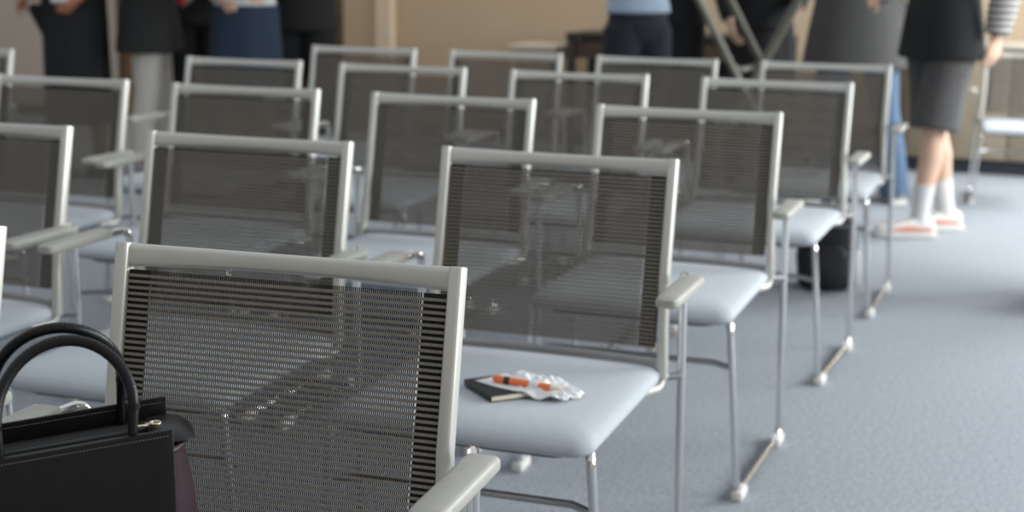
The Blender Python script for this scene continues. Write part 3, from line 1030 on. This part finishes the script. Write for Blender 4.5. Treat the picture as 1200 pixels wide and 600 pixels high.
# far left, arm held out
p, k, lg, sh = person((-2.53, 8.55), math.radians(8), 'person in a black flared dress with one hand reaching out to the left', skin='skin_warm', long_hair=True, h=1.68,
                      arms=[((-0.14, 0.07, 1.16), (-0.245, -0.04, 1.035)), ((0.16, -0.10, 1.10), (0.06, -0.20, 1.02))])
skirt(p, k, M['black_cloth'], 0.30, 1.06 * k, (0.19, 0.16), (0.185, 0.135), name='dress_skirt', folds=0.05)
top(p, k, sh, M['black_cloth'], hem=1.0)
m = MB()
m.loft([[(x, -0.02 + w, z) for x, z, w in ((x0, z, -0.02), (x0, z, 0.02), (x1, z, 0.03), (x1, z, -0.03))]
        for x0, x1, z in ((-0.115, 0.02, 0.32), (-0.13, 0.02, 0.60), (-0.185, 0.02, 0.82), (-0.25, 0.02, 0.955), (-0.235, 0.02, 0.985))])
m.obj('coat_flap', M['black_cloth'], p, smooth=50)
shoes(p, lg, M['shoe_black'], M['shoe_black'])
paper = MB().box((0, 0, 0), (0.10, 0.003, 0.15), Matrix.Rotation(0.4, 3, 'X')).obj('paper_sheet', M['white_cloth'], smooth=0, loc=(-2.52, 8.26, 1.07), rz=0.25)
tag(paper, 'white sheet of paper held by the person in the black dress', 'paper')

# dark jacket over cream trousers
p, k, lg, sh = person((-2.10, 8.55), math.radians(97), 'person in a long dark jacket and wide cream trousers', h=1.74, skin='skin_warm',
                      feet=[(-0.09, 0.05, 0.05), (0.09, -0.05, -0.05)],
                      arms=[((-0.25, 0.08, 1.15), (-0.14, -0.12, 1.19)), ((0.25, 0.08, 1.15), (0.14, -0.12, 1.20))])
trousers(p, k, lg, M['cream'], end=0.11, r_top=0.092, r_knee=0.078, r_end=0.072)
top(p, k, sh, M['char_cloth'], hem=0.71, flare=0.055, loose=0.02, name='jacket')
shoes(p, lg, M['shoe_grey'], M['shoe_grey'])

# in black with a red cup
p, k, lg, sh = person((-1.93, 9.05), math.radians(5), 'person in black holding a red cup, between the cream trousers and the navy skirt', h=1.72,
                      arms=[((-0.24, 0.02, 1.14), (-0.22, -0.10, 0.92)), ((0.20, -0.06, 1.13), (0.02, -0.24, 1.05))])
trousers(p, k, lg, M['black_cloth'], r_top=0.112)
top(p, k, sh, M['black_cloth'], hem=0.85, flare=0.02, loose=0.01)
shoes(p, lg, M['shoe_black'], M['shoe_black'])
cup = empty('cup', (-1.955, 8.70, 0.985))
tag(cup, 'small red cup held by the person in black', 'cup')
MB().rings([(0, 0, 0.0, 0.028, 0.028), (0, 0, 0.10, 0.040, 0.040), (0, 0, 0.10, 0.037, 0.037), (0, 0, 0.004, 0.026, 0.026)], 18).obj('cup_body', M['red'], cup)
MB().tube([(0.041 * math.cos(2 * PI * j / 18), 0.041 * math.sin(2 * PI * j / 18), 0.10) for j in range(18)], 0.003, 6, closed=True).obj('rim', M['red'], cup)

# navy skirt, white blouse
p, k, lg, sh = person((-1.515, 8.38), math.radians(15), 'person in a white blouse and flared navy skirt', hair='hair_fair', long_hair=True, h=1.66,
                      arms=[((-0.24, -0.02, 1.16), (-0.16, -0.20, 1.05)), ((0.22, -0.02, 1.16), (0.10, -0.24, 1.08))])
skirt(p, k, M['navy'], 0.42, 1.03 * k, (0.225, 0.20), (0.185, 0.135), folds=0.05)
top(p, k, sh, M['white_cloth'], hem=0.975)
shoes(p, lg, M['shoe_black'], M['shoe_black'])

# charcoal jacket, black trousers
p, k, lg, sh = person((-1.26, 8.95), math.radians(-12), 'person in a charcoal jacket and black trousers left of the pilaster', h=1.78,
                      arms=[((-0.23, 0.00, 1.16), (-0.10, -0.24, 1.14)), ((0.24, 0.00, 1.16), (0.12, -0.24, 1.14))])
trousers(p, k, lg, M['black_cloth'], r_top=0.112, r_knee=0.088, r_end=0.088)
top(p, k, sh, M['char_cloth'], hem=0.80, flare=0.015, loose=0.012, name='jacket')
shoes(p, lg, M['shoe_black'], M['shoe_black'])
